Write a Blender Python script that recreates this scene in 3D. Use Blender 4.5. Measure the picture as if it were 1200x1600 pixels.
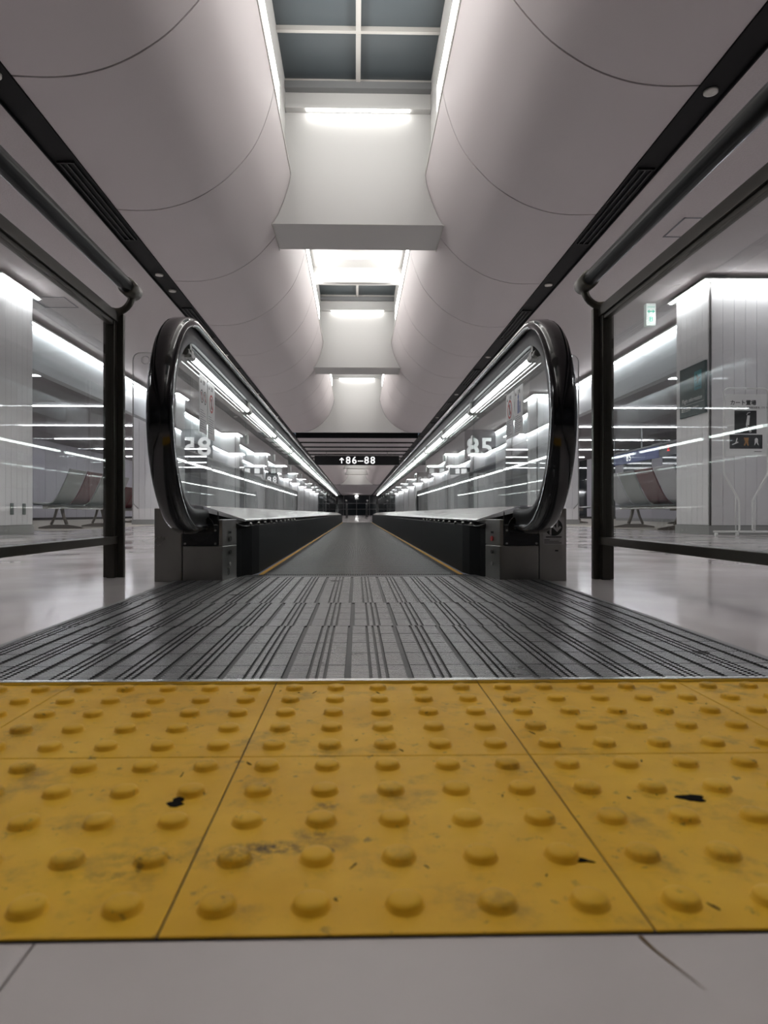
import bpy, math, random
from mathutils import Vector, noise as mnoise
random.seed(7)
sc = bpy.context.scene
for o in list(bpy.data.objects): bpy.data.objects.remove(o)
COL = sc.collection
PI = math.pi

# ------------------------------------------------------------------ camera, world, exposure
cam_d = bpy.data.cameras.new('camera'); cam = bpy.data.objects.new('camera', cam_d); COL.objects.link(cam)
cam_d.sensor_fit = 'VERTICAL'; cam_d.sensor_height = 36.0; cam_d.sensor_width = 36.0
cam_d.lens = 36.0 * 1060 / 1600
cam.location = (-0.02, 0.0, 0.254)
cam.rotation_euler = (math.radians(90.0), math.radians(0.0), math.radians(-1.3))
cam_d.shift_x = 19 / 1600; cam_d.shift_y = 2.5 / 1600
cam_d.clip_start = 0.02; cam_d.clip_end = 400
cam_d.dof.use_dof = True; cam_d.dof.focus_distance = 3.2; cam_d.dof.aperture_fstop = 9.0
sc.camera = cam
w = bpy.data.worlds.new('night'); sc.world = w; w.use_nodes = True
w.node_tree.nodes['Background'].inputs[0].default_value = (0.05, 0.06, 0.075, 1)
w.node_tree.nodes['Background'].inputs[1].default_value = 0.6
sc.view_settings.view_transform = 'Standard'; sc.view_settings.look = 'None'
sc.view_settings.gamma = 1.0; sc.view_settings.use_curve_mapping = False
sc.view_settings.exposure = 1.50
sc.cycles.use_denoising = True
sc.cycles.transparent_max_bounces = 24
sc.cycles.max_bounces = 6; sc.cycles.diffuse_bounces = 3; sc.cycles.glossy_bounces = 4
sc.cycles.use_adaptive_sampling = True; sc.cycles.adaptive_threshold = 0.04
sc.cycles.sample_clamp_indirect = 6.0
LED = 5.6          # strength of the slot light strips
WALL_LED = 26.0      # light strips on columns and fascias
TUBE = 5.0          # balustrade tubes
LOUNGE_LED = 8.0
CROSS_LED = 5.5
FASCIA_LED = 11.0

# ------------------------------------------------------------------ materials
MATS = {}
def nodes(m): return m.node_tree.nodes, m.node_tree.links
def mat(name, col, rough=0.5, metal=0.0, spec=0.5, emit=None, es=0.0, var=0.0, vscale=8.0, rvar=0.0, bump=0.0, bscale=60.0, coat=0.0, stretch=(1,1,1)):
    m = bpy.data.materials.new(name); m.use_nodes = True
    N, L = nodes(m); b = N['Principled BSDF']
    b.inputs['Base Color'].default_value = (*col, 1); b.inputs['Roughness'].default_value = rough
    b.inputs['Metallic'].default_value = metal; b.inputs['Specular IOR Level'].default_value = spec
    b.inputs['Coat Weight'].default_value = coat; b.inputs['Coat Roughness'].default_value = 0.05
    if emit: b.inputs['Emission Color'].default_value = (*emit, 1); b.inputs['Emission Strength'].default_value = es
    if var or rvar or bump:
        tc = N.new('ShaderNodeNewGeometry'); mp = N.new('ShaderNodeMapping'); L.new(tc.outputs['Position'], mp.inputs[0])
        mp.inputs['Scale'].default_value = stretch
    if var or rvar:
        n = N.new('ShaderNodeTexNoise'); n.inputs['Scale'].default_value = vscale; n.inputs['Detail'].default_value = 5
        L.new(mp.outputs[0], n.inputs['Vector'])
        if var:
            mx = N.new('ShaderNodeMix'); mx.data_type = 'RGBA'
            mx.inputs[6].default_value = (*[c * (1 - var) for c in col], 1); mx.inputs[7].default_value = (*[min(1, c * (1 + var)) for c in col], 1)
            L.new(n.outputs['Fac'], mx.inputs[0]); L.new(mx.outputs[2], b.inputs['Base Color'])
        if rvar:
            mr = N.new('ShaderNodeMapRange'); mr.inputs['From Min'].default_value = .3; mr.inputs['From Max'].default_value = .7
            mr.inputs['To Min'].default_value = max(0.01, rough - rvar); mr.inputs['To Max'].default_value = rough + rvar
            L.new(n.outputs['Fac'], mr.inputs[0]); L.new(mr.outputs[0], b.inputs['Roughness'])
    if bump:
        n2 = N.new('ShaderNodeTexNoise'); n2.inputs['Scale'].default_value = bscale; n2.inputs['Detail'].default_value = 3
        L.new(mp.outputs[0], n2.inputs['Vector'])
        bp = N.new('ShaderNodeBump'); bp.inputs['Strength'].default_value = bump; bp.inputs['Distance'].default_value = 0.01
        L.new(n2.outputs['Fac'], bp.inputs['Height']); L.new(bp.outputs[0], b.inputs['Normal'])
    MATS[name] = m; return m
def emis(name, col, s):
    m = bpy.data.materials.new(name); m.use_nodes = True
    N, L = nodes(m); N.remove(N['Principled BSDF']); e = N.new('ShaderNodeEmission')
    e.inputs[0].default_value = (*col, 1); e.inputs[1].default_value = s; m.cycles.emission_sampling = 'FRONT'
    L.new(e.outputs[0], N['Material Output'].inputs[0]); MATS[name] = m; return m
def glass(name, tint, wave=0.0, wscale=2.0):
    m = bpy.data.materials.new(name); m.use_nodes = True
    N, L = nodes(m); N.remove(N['Principled BSDF'])
    g = N.new('ShaderNodeNewGeometry'); ior = N.new('ShaderNodeMapRange')
    ior.inputs['To Min'].default_value = 1.5; ior.inputs['To Max'].default_value = 1 / 1.5
    L.new(g.outputs['Backfacing'], ior.inputs[0])
    fr = N.new('ShaderNodeFresnel'); L.new(ior.outputs[0], fr.inputs['IOR'])
    tr = N.new('ShaderNodeBsdfTransparent'); tr.inputs[0].default_value = (*tint, 1)
    gl = N.new('ShaderNodeBsdfGlossy'); gl.inputs['Roughness'].default_value = 0.0
    if wave:
        n = N.new('ShaderNodeTexNoise'); n.inputs['Scale'].default_value = wscale; n.inputs['Detail'].default_value = 1
        L.new(g.outputs['Position'], n.inputs['Vector'])
        bp = N.new('ShaderNodeBump'); bp.inputs['Strength'].default_value = wave; bp.inputs['Distance'].default_value = 0.004
        L.new(n.outputs['Fac'], bp.inputs['Height']); L.new(bp.outputs[0], gl.inputs['Normal'])
    mx = N.new('ShaderNodeMixShader'); L.new(fr.outputs[0], mx.inputs[0]); L.new(tr.outputs[0], mx.inputs[1]); L.new(gl.outputs[0], mx.inputs[2])
    L.new(mx.outputs[0], N['Material Output'].inputs[0]); MATS[name] = m; return m

mat('stone_floor', (.68, .63, .632), .13, var=.10, vscale=1.6, rvar=.07, spec=.5)
mat('apron_stone', (.64, .58, .565), .42, var=.14, vscale=7, rvar=.06)
mat('joint_dark', (.03, .027, .026), .8)
mat('vault_white', (.55, .503, .506), .5, spec=.35, var=.015, vscale=1.2)
mat('bulkhead_white', (.54, .53, .517), .55, spec=.3)
mat('acoustic_grey', (.52, .478, .478), .9, var=.10, vscale=70, bump=.35, bscale=90)
mat('lounge_grey', (.34, .32, .34), .85)
mat('black_channel', (.006, .006, .0065), .6, spec=.2)
mat('black_rubber', (.006, .006, .007), .12, spec=.5, coat=.5)
mat('guide_metal', (.022, .022, .023), .32, metal=.4)
mat('black_satin', (.003, .003, .0033), .5, spec=.06, var=.3, vscale=10)
mat('black_plastic', (.012, .012, .013), .45)
mat('steel', (.36, .35, .33), .34, metal=1.0, var=.22, vscale=9, rvar=.07)
mat('deck_steel', (.86, .87, .86), .16, metal=1.0, rvar=.03, vscale=3)
mat('plate_alu', (.60, .59, .60), .33, metal=.8, var=.12, vscale=7, rvar=.06)
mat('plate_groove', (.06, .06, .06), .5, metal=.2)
mat('cleat_alu', (.15, .15, .153), .4, metal=.6)
mat('pallet_black', (.012, .012, .013), .6)
mat('edge_steel', (.62, .61, .60), .25, metal=1.0)
mat('pallet_grey', (.045, .045, .047), .45, metal=.3, spec=.3, var=.15, vscale=14)
mat('edge_yellow', (.62, .33, .03), .5, var=.15, vscale=20)
mat('bronze_metal', (.085, .078, .066), .34, metal=.75)
mat('pipe_black', (.008, .008, .008), .32, spec=.045)
mat('panel_grey', (.76, .745, .75), .42, var=.03, vscale=2)
mat('base_grey', (.33, .33, .32), .4)
mat('dark_trim', (.09, .085, .08), .35, metal=.5)
mat('fascia_blue', (.55, .58, .60), .35)
mat('outer_wall', (.50, .48, .53), .55, var=.04, vscale=1)
mat('night_glass', (.02, .026, .032), .06, spec=.6)
mat('sky_glass', (.068, .082, .09), .35, spec=.6, var=.15, vscale=1.3)
mat('mullion_grey', (.52, .50, .47), .45)
mat('frame_grey', (.20, .20, .205), .45)
mat('white_paint', (.90, .90, .88), .45)
mat('print_white', (.85, .85, .83), .5)
mat('print_black', (.015, .015, .015), .5)
mat('print_red', (.40, .02, .015), .5)
mat('print_blue', (.03, .06, .22), .5)
mat('print_orange', (.45, .22, .06), .5)
mat('print_teal', (.05, .25, .28), .4)
mat('sign_teal', (.018, .045, .045), .3)
mat('sign_black', (.008, .008, .009), .3)
mat('board_grey', (.10, .10, .115), .4)
mat('sticker_paper', (.60, .58, .58), .55)
mat('plate_paper', (.40, .38, .38), .5)
mat('seat_grey', (.22, .22, .21), .4)
mat('seat_white', (.36, .355, .36), .4)
mat('seat_red', (.085, .010, .013), .45)
mat('seat_dark', (.05, .05, .055), .5)
mat('seat_frame', (.20, .18, .155), .35, metal=.7)
mat('gate_blue', (.012, .022, .12), .4, emit=(.02, .04, .22), es=.08)
mat('outlet_green', (.10, .12, .11), .5)
mat('exit_green', (.02, .35, .24), .4, emit=(.05, .6, .42), es=.15)
mat('exit_white', (.8, .85, .82), .4, emit=(.8, .9, .86), es=.08)
mat('sign_text', (.85, .85, .85), .5, emit=(1, 1, 1), es=.35)
mat('led_red', (.4, .01, .01), .5, emit=(1, .05, .05), es=.5)
mat('spot_white', (.62, .60, .56), .35)
mat('clip_metal', (.45, .45, .43), .3, metal=.8)
mat('stain_black', (.010, .008, .006), .8, spec=.05)
mat('stain_grey', (.13, .075, .018), .8, spec=.1)
mat('carpet_beige', (.42, .39, .34), .9)
mat('leaf_green', (.03, .10, .035), .5)
emis('led_white', (1, .99, .96), LED)
emis('led_cross', (1, 1, .97), CROSS_LED)
emis('led_fascia', (.95, .98, 1.0), FASCIA_LED)
emis('led_wall', (.97, .985, 1.0), WALL_LED)
emis('led_lounge', (.95, .95, 1.0), LOUNGE_LED)
emis('tube_white', (.95, 1.0, .99), TUBE)
emis('lamp_dome', (1, 1, .98), 6.0)
glass('balustrade_glass', (.93, .965, .955), wave=.10, wscale=1.7)
glass('rail_glass', (.955, .97, .965))
glass('acrylic', (.975, .98, .985))

# tactile yellow with scuffs and grime that have shapes of their own
def tactile_mat():
    m = mat('tactile_yellow', (.56, .31, .008), .40)
    N, L = nodes(m); b = N['Principled BSDF']
    g = N.new('ShaderNodeNewGeometry')
    def noise(scale, det=6, rough=.6):
        n = N.new('ShaderNodeTexNoise'); n.inputs['Scale'].default_value = scale; n.inputs['Detail'].default_value = det; n.inputs['Roughness'].default_value = rough
        L.new(g.outputs['Position'], n.inputs['Vector']); return n
    def ramp(src, a, c):
        r = N.new('ShaderNodeMapRange'); r.inputs['From Min'].default_value = a; r.inputs['From Max'].default_value = c
        r.interpolation_type = 'SMOOTHSTEP'; L.new(src, r.inputs[0]); return r.outputs[0]
    def mixc(fac, c1, c2):
        x = N.new('ShaderNodeMix'); x.data_type = 'RGBA'
        if isinstance(fac, float): x.inputs[0].default_value = fac
        else: L.new(fac, x.inputs[0])
        for i, c in ((6, c1), (7, c2)):
            if isinstance(c, tuple): x.inputs[i].default_value = (*c, 1)
            else: L.new(c, x.inputs[i])
        return x.outputs[2]
    def math_(op, a, c):
        x = N.new('ShaderNodeMath'); x.operation = op
        for i, v in ((0, a), (1, c)):
            if isinstance(v, (int, float)): x.inputs[i].default_value = v
            else: L.new(v, x.inputs[i])
        return x.outputs[0]
    col = mixc(ramp(noise(5).outputs[0], .3, .7), (.80, .435, .016), (.95, .555, .040))
    col = mixc(math_('MULTIPLY', ramp(noise(13, 8, .7).outputs[0], .50, .74), .6), col, (.22, .13, .03))
    col = mixc(math_('MULTIPLY', ramp(noise(60, 4, .7).outputs[0], .61, .72), .6), col, (.10, .07, .03))
    fine = noise(120, 5, .75).outputs[0]
    for (x, y, rx, ry, s) in ((-.085, .513, .030, .010, .95), (-.108, .498, .024, .016, .55), (-.056, .535, .014, .008, .7), (-.046, .585, .012, .009, .75), (-.175, .50, .03, .012, .4), (-.19, .475, .022, .008, .45)):
        mp = N.new('ShaderNodeMapping'); mp.vector_type = 'TEXTURE'
        mp.inputs['Location'].default_value = (x, y, 0); mp.inputs['Scale'].default_value = (rx, ry, 1)
        L.new(g.outputs['Position'], mp.inputs[0])
        ln = N.new('ShaderNodeVectorMath'); ln.operation = 'LENGTH'; L.new(mp.outputs[0], ln.inputs[0])
        k = math_('MULTIPLY', ramp(ln.outputs['Value'], 1.5, .3), ramp(fine, .38, .62))
        col = mixc(math_('MULTIPLY', k, s), col, (.08, .05, .012))
    L.new(col, b.inputs['Base Color']); b.inputs['Specular IOR Level'].default_value = .22
    r = N.new('ShaderNodeMapRange'); r.inputs['To Min'].default_value = .42; r.inputs['To Max'].default_value = .62
    L.new(noise(9).outputs[0], r.inputs[0]); L.new(r.outputs[0], b.inputs['Roughness'])
tactile_mat()

# ------------------------------------------------------------------ mesh helpers
class MB:
    def __init__(s): s.v = []; s.f = []; s.m = []; s.sm = []
    def face(s, ids, mi=0, smooth=False): s.f.append(tuple(ids)); s.m.append(mi); s.sm.append(smooth)
    def add(s, vs): k = len(s.v); s.v += [tuple(p) for p in vs]; return k
    def box(s, x0, x1, y0, y1, z0, z1, mi=0):
        if x0 > x1: x0, x1 = x1, x0
        if y0 > y1: y0, y1 = y1, y0
        k = s.add([(x0,y0,z0),(x1,y0,z0),(x1,y1,z0),(x0,y1,z0),(x0,y0,z1),(x1,y0,z1),(x1,y1,z1),(x0,y1,z1)])
        for q in ((0,3,2,1),(4,5,6,7),(0,1,5,4),(1,2,6,5),(2,3,7,6),(3,0,4,7)): s.face([k+i for i in q], mi)
        return s
    def prism(s, poly, fn, t0, t1, mi=0, smooth=False):
        """extrude a 2-D outline; fn(u, v, t) -> point"""
        n = len(poly); a = s.add([fn(u, v, t0) for u, v in poly]); b = s.add([fn(u, v, t1) for u, v in poly])
        s.face(range(a, a+n), mi); s.face(list(range(b, b+n))[::-1], mi)
        for i in range(n):
            j = (i+1) % n; s.face((a+i, b+i, b+j, a+j), mi, smooth)
        return s
    def flat(s, poly, fn, mi=0):
        a = s.add([fn(u, v) for u, v in poly]); s.face(range(a, a+len(poly)), mi); return s
    def sweep(s, rings, closed_path=False, caps=True, mi=0, smooth=True):
        n = len(rings[0]); ks = [s.add(r) for r in rings]
        for a, b in zip(ks, ks[1:] + (ks[:1] if closed_path else [])):
            for i in range(n):
                j = (i+1) % n; s.face((a+i, a+j, b+j, b+i), mi, smooth)
        if caps and not closed_path:
            s.face(list(range(ks[0], ks[0]+n))[::-1], mi); s.face(range(ks[-1], ks[-1]+n), mi)
        return s
    def tube(s, pts, r, n=10, mi=0, caps=True):
        pts = [Vector(p) for p in pts]; rings = []; rs = r if isinstance(r, (list, tuple)) else [r]*len(pts)
        ref = None
        for i, p in enumerate(pts):
            t = (pts[min(i+1, len(pts)-1)] - pts[max(i-1, 0)]).normalized()
            if ref is None: ref = Vector((0,0,1)) if abs(t.z) < .9 else Vector((1,0,0))
            a = (ref - t*ref.dot(t)).normalized(); b = t.cross(a); ref = a
            rings.append([p + (a*math.cos(2*PI*k/n) + b*math.sin(2*PI*k/n))*rs[i] for k in range(n)])
        return s.sweep(rings, caps=caps, mi=mi)
    def disc(s, c, u, v, r, n=20, mi=0, r2=None):
        c, u, v = Vector(c), Vector(u), Vector(v)
        if r2 is None:
            k = s.add([c + u*r*math.cos(2*PI*i/n) + v*r*math.sin(2*PI*i/n) for i in range(n)]); s.face(range(k, k+n), mi)
        else:
            k = s.add([c + u*q*math.cos(2*PI*i/n) + v*q*math.sin(2*PI*i/n) for i in range(n) for q in (r, r2)])
            for i in range(n):
                j = (i+1) % n; s.face((k+2*i, k+2*i+1, k+2*j+1, k+2*j), mi)
        return s
    def quad(s, o, u, v, x0, x1, y0, y1, mi=0):
        o, u, v = Vector(o), Vector(u), Vector(v)
        k = s.add([o+u*x0+v*y0, o+u*x1+v*y0, o+u*x1+v*y1, o+u*x0+v*y1]); s.face(range(k, k+4), mi); return s
    def poly(s, o, u, v, pts, mi=0):
        o, u, v = Vector(o), Vector(u), Vector(v)
        k = s.add([o+u*x+v*y for x, y in pts]); s.face(range(k, k+len(pts)), mi); return s
    def text(s, body, size, o, u, v, mi=0, align='CENTER', bold=0.0, width=1.0):
        c = bpy.data.curves.new('lettering', 'FONT'); c.body = body; c.size = size; c.align_x = align; c.align_y = 'CENTER'
        c.offset = bold; c.resolution_u = 3
        t = bpy.data.objects.new('lettering', c); COL.objects.link(t)
        bpy.context.view_layer.update()
        me = bpy.data.meshes.new_from_object(t.evaluated_get(bpy.context.evaluated_depsgraph_get()))
        o, u, v = Vector(o), Vector(u), Vector(v)
        k = s.add([o + u*p.co.x*width + v*p.co.y for p in me.vertices])
        for f in me.polygons: s.face([k+i for i in f.vertices], mi)
        bpy.data.objects.remove(t); bpy.data.curves.remove(c); bpy.data.meshes.remove(me); return s
    def mesh(s, name, mats, off=(0,0,0)):
        me = bpy.data.meshes.new(name); ox, oy, oz = off
        me.from_pydata([(x-ox, y-oy, z-oz) for x, y, z in s.v], [], s.f)
        for m in mats: me.materials.append(MATS[m])
        me.polygons.foreach_set('material_index', s.m); me.polygons.foreach_set('use_smooth', s.sm)
        me.update(); return me

def wloc(o):
    v = Vector((0,0,0))
    while o: v += o.location; o = o.parent
    return v
def obj(name, mb, mats, parent=None, loc=None, bevel=0.0, label=None, fixn=True):
    if isinstance(mats, str): mats = [mats]
    base = wloc(parent); at = Vector(loc) if loc is not None else base
    me = mb.mesh(name, mats, at)
    if fixn:
        import bmesh
        bm = bmesh.new(); bm.from_mesh(me); bmesh.ops.recalc_face_normals(bm, faces=bm.faces); bm.to_mesh(me); bm.free()
    o = bpy.data.objects.new(name, me); COL.objects.link(o); o.location = at - base
    if parent: o.parent = parent
    if bevel:
        b = o.modifiers.new('soft_edges', 'BEVEL'); b.width = bevel; b.segments = 2; b.limit_method = 'ANGLE'; b.angle_limit = math.radians(40)
    if label: o['label'] = label
    return o
def inst(src, parent, loc, name=None):
    o = bpy.data.objects.new(name or src.name.split('.')[0], src.data); COL.objects.link(o); o.parent = parent; o.location = Vector(loc) - wloc(parent); return o
def tag(o, label=None, cat=None, group=None, kind=None):
    if label: o['label'] = label
    if cat: o['category'] = cat
    if group: o['group'] = group
    if kind: o['kind'] = kind
    return o
def thing(name, loc, label, cat, group=None, kind=None):
    o = bpy.data.objects.new(name, None); COL.objects.link(o); o.location = loc; o.empty_display_size = .1
    return tag(o, label, cat, group, kind)
def struct(name, loc, label=None):
    o = bpy.data.objects.new(name, None); COL.objects.link(o); o.location = loc; o['kind'] = 'structure'
    if label: o['label'] = label
    return o
SIDE = {-1: 'left', 1: 'right'}

# ------------------------------------------------------------------ floor
ZC = 3.074                       # flat ceiling height
Y0, Y1, XO = -7.6, 105.0, 12.0   # back, far end, outer walls
TY0, TY1, TY2 = .406, .706, 1.006
fl = struct('floor', (0, 0, 0), 'polished pale grey stone floor with faint pinkish tone')
mb = MB(); mb.box(-XO, XO, TY0, 2.70, -.08, 0); mb.box(-XO, -.5, 2.70, 19.62, -.08, 0); mb.box(.5, XO, 2.70, 19.62, -.08, 0); mb.box(-XO, XO, 19.62, Y1, -.08, 0); mb.box(-XO, XO, Y0, -.194, -.08, 0); mb.box(-XO, XO, -.194, TY0, -.08, -.006)
obj('slab', mb, 'stone_floor', fl)
xs = [-1.41, -.81, -.21, .39, .99]
for a, b in zip(xs, xs[1:]):
    obj('floor_tile', MB().box(a+.0008, b-.0008, -.193, TY0-.001, -.006, 0), 'apron_stone', fl)
for a, b in ((-XO, -1.41), (.99, XO)):
    obj('floor_tile', MB().box(a+.0008, b-.0008, -.193, TY0-.001, -.006, 0), 'apron_stone', fl)
mb = MB(); pts = [(.150, .404), (.1535, .390), (.1585, .377), (.163, .366), (.166, .357)]; k = []
for i, (x, y) in enumerate(pts):
    ww = .0013 * (1 - i/4.6); k.append((x-ww, y, .0003)); k.append((x+ww, y, .0003))
mb.add(k)
for i in range(4): mb.face((2*i, 2*i+1, 2*i+3, 2*i+2))
obj('scuff_mark', mb, 'stain_grey', fl, label='dark scuff line trailing from the yellow paving')

# ------------------------------------------------------------------ tactile paving
tp = thing('tactile_paving', (0, TY0, 0), 'yellow tactile paving with raised domes in front of the moving walkway', 'tactile paving')
mb = MB(); R0, R1, H0 = .0125, .0085, .005; n = 20; prof = ((R0*1.06, 0), (R0*.99, .0007), (R0*.94, .0035), (R0*.86, .0049), (R0*.70, .0056), (R0*.40, .0060))
rings = [[(r*math.cos(2*PI*i/n), r*math.sin(2*PI*i/n), z) for i in range(n)] for r, z in prof]
ks = [mb.add(r) for r in rings]
for a, b in zip(ks, ks[1:]):
    for i in range(n): mb.face((a+i, a+(i+1) % n, b+(i+1) % n, b+i), 0, True)
mb.face(range(ks[-1], ks[-1]+n), 0, True)
dome_me = mb.mesh('dome', ['tactile_yellow'])
TX = [-.739, -.439, -.139, .161, .461, .761]
for row, (ya, yb) in enumerate(((TY0, TY1), (TY1, TY2))):
    for a, b in zip(TX, TX[1:]):
        t = obj('tile', MB().box(a+.0007, b-.0007, ya+.0007, yb-.0007, 0, .002), 'tactile_yellow', tp, loc=(a, ya, 0), bevel=.0006)
        for i in range(5):
            for j in range(5):
                x, y = a+.03+.06*i, ya+.03+.06*j
                if abs(x+.02) > .60*y+.06: continue          # outside the picture
                d = bpy.data.objects.new('dome', dome_me); COL.objects.link(d); d.parent = t; d.location = (x-a, y-ya, .002); d.rotation_euler.z = random.random()*6
obj('bed', MB().box(TX[0], TX[-1], TY0, TY2, -.001, .0008), 'joint_dark', tp)
def blob(cx, cy, rx, ry, seed, ang=0.0, n=22, z=.0026):
    random.seed(seed); mb = MB(); ph = [random.random()*6 for _ in range(4)]; p = []
    for i in range(n):
        a = 2*PI*i/n; r = 1 + .22*math.sin(2*a+ph[0]) + .18*math.sin(3*a+ph[1]) + .12*math.sin(5*a+ph[2]) + .08*math.sin(7*a+ph[3])
        x, y = rx*r*math.cos(a), ry*r*math.sin(a); p.append((cx + x*math.cos(ang) - y*math.sin(ang), cy + x*math.sin(ang) + y*math.cos(ang), z))
    p2 = [(x, y, z-.0005) for x, y, z in p]; a = mb.add(p); b = mb.add(p2); mb.face(range(a, a+n))
    for i in range(n): mb.face((a+i, a+(i+1) % n, b+(i+1) % n, b+i))
    return mb
for i, (x, y, rx, ry, an, m) in enumerate(((-.177, .595, .0072, .0085, .2, 'stain_black'), (.277, .594, .0095, .0085, -.4, 'stain_black'), (.142, .490, .0085, .0030, -.5, 'stain_black'))):
    obj('dirt_spot', blob(x, y, rx, ry, 20+i, an), m, tp, label='black gum spot stuck on the yellow tile')
random.seed(5)
for i in range(30):
    y = random.uniform(.42, .99); x = random.uniform(-.5*y-.02, .5*y)
    obj('scuff_mark', blob(x, y, random.uniform(.0005, .0014), random.uniform(.001, .006), 50+i, random.uniform(-.7, .7), 12, .0023), 'stain_grey', tp)

# ------------------------------------------------------------------ moving walkway
YB0, YB1 = 2.77, 19.6            # belt from comb to comb
mw = thing('moving_walkway', (0, 1.006, 0), 'moving walkway with black handrails, lit glass balustrades and ribbed metal entry plate', 'moving walkway')
WPL = .682
# entry plate: strips of ribbed aluminium
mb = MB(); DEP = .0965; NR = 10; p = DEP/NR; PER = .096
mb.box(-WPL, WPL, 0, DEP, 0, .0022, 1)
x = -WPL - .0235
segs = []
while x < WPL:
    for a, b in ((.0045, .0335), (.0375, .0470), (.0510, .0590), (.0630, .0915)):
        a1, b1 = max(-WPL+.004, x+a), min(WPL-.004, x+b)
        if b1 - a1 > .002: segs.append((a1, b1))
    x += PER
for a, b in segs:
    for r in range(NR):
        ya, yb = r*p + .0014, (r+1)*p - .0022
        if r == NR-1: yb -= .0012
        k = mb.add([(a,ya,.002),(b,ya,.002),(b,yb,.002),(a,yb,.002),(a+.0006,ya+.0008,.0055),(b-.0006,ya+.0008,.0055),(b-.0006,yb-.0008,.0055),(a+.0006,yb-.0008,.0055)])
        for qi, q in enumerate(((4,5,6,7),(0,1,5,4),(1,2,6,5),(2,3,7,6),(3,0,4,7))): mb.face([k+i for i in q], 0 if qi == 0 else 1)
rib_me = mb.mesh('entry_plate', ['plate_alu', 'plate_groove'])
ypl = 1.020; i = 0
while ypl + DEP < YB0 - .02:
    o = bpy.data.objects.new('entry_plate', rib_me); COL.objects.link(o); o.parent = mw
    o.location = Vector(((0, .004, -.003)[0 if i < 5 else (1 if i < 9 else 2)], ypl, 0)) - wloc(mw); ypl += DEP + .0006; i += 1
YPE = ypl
mb = MB(); mb.box(-WPL-.012, WPL+.012, 1.0075, 1.019, 0, .0068); obj('threshold', mb, 'edge_steel', mw, bevel=.001)
for s in (-1, 1): obj('plate_border', MB().box(s*WPL, s*(WPL+.014), 1.019, 2.54, 0, .005), 'frame_grey', mw)
# comb with teeth
mb = MB(); mb.box(-.49, .49, YPE, YB0, 0, .004)
for k in range(96):
    x = -.432 + .009*k; mb.prism([(0, .0), (.06, .0), (.06, .001), (0, .0065)], lambda u, v, t: (t, YB0-.012+u, v), x, x+.004)
obj('comb', mb, 'pallet_grey', mw)
# pallets
PL = .1334; HW = .4285
mb = MB(); mb.box(-HW+.018, HW-.018, .0015, PL-.0015, -.03, -.012)
nx = 128; cp = 2*(HW-.018)/nx
for k in range(nx):
    x = -HW+.018+cp*(k+.27)
    for ya, yb in ((.003, PL*.5-.001), (PL*.5+.001, PL-.003)):
        k0 = len(mb.m); mb.box(x, x+cp*.46, ya, yb, -.0125, -.002); mb.m[k0+1] = 1
pal = mb.mesh('pallet', ['pallet_black', 'cleat_alu'])
mb = MB(); mb.box(0, .0175, .003, PL-.003, -.03, -.0005); yel = mb.mesh('edge_strip', ['edge_yellow'])
y = YB0 - .03
while y < YB1:
    o = bpy.data.objects.new('pallet', pal); COL.objects.link(o); o.parent = mw; o.location = Vector((0, y, 0)) - wloc(mw)
    for s in (-1, 1):
        e = bpy.data.objects.new('edge_strip', yel); COL.objects.link(e); e.parent = o; e.location = (-HW if s < 0 else HW-.0175, 0, 0)
    y += PL
# far landing plate
mb = MB(); mb.box(-.45, .45, YB1+.02, YB1+1.5, 0, .006)
for k in range(15): mb.box(-.44, .44, YB1+.05+k*.0965, YB1+.05+k*.0965+.085, .006, .008)
obj('exit_plate', mb, 'edge_steel', mw)

HX, HR, CZ, CYN, CYF = .60, .352, .552, 2.365, YB1+.25     # handrail plane, loop radius, loop centres
def loop_path(r, n=30, tail=True):
    """(y, z, ny, nz) along the handrail, from the lower inlet round the near loop, along the top, round the far loop"""
    out = []
    if tail: out.append((CYN+.20, CZ-r+.0, 0, -1))
    for i in range(n+1):
        a = -PI/2 - PI*i/n; out.append((CYN + r*math.cos(a), CZ + r*math.sin(a), math.cos(a), math.sin(a)))
    m = 24
    for i in range(1, m): out.append((CYN + (CYF-CYN)*i/m, CZ+r, 0, 1))
    for i in range(n+1):
        a = PI/2 - PI*i/n; out.append((CYF + r*math.cos(a), CZ + r*math.sin(a), math.cos(a), math.sin(a)))
    if tail: out.append((CYF-.2, CZ-r, 0, -1))
    return out
rail_prof = [(-.038, -.012), (-.040, -.002), (-.038, .007), (-.031, .0135), (-.018, .0165), (0, .0175), (.018, .0165), (.031, .0135), (.038, .007), (.040, -.002), (.038, -.012), (.031, -.017), (.026, -.015), (.026, -.006), (-.026, -.006), (-.026, -.015), (-.031, -.017)]
guide_prof = [(-.024, -.070), (-.027, -.064), (-.027, -.040), (-.022, -.034), (-.022, -.007), (.022, -.007), (.022, -.034), (.027, -.040), (.027, -.064), (.024, -.070)]
rim_prof = [(-.012, -.078), (-.012, -.068), (.012, -.068), (.012, -.078)]
GI = HR - .074            # glass radius inside the guide
joints = [3.57]
while joints[-1] + 1.17 < CYF - .4: joints.append(joints[-1] + 1.17)
ZG0 = .284
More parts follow.
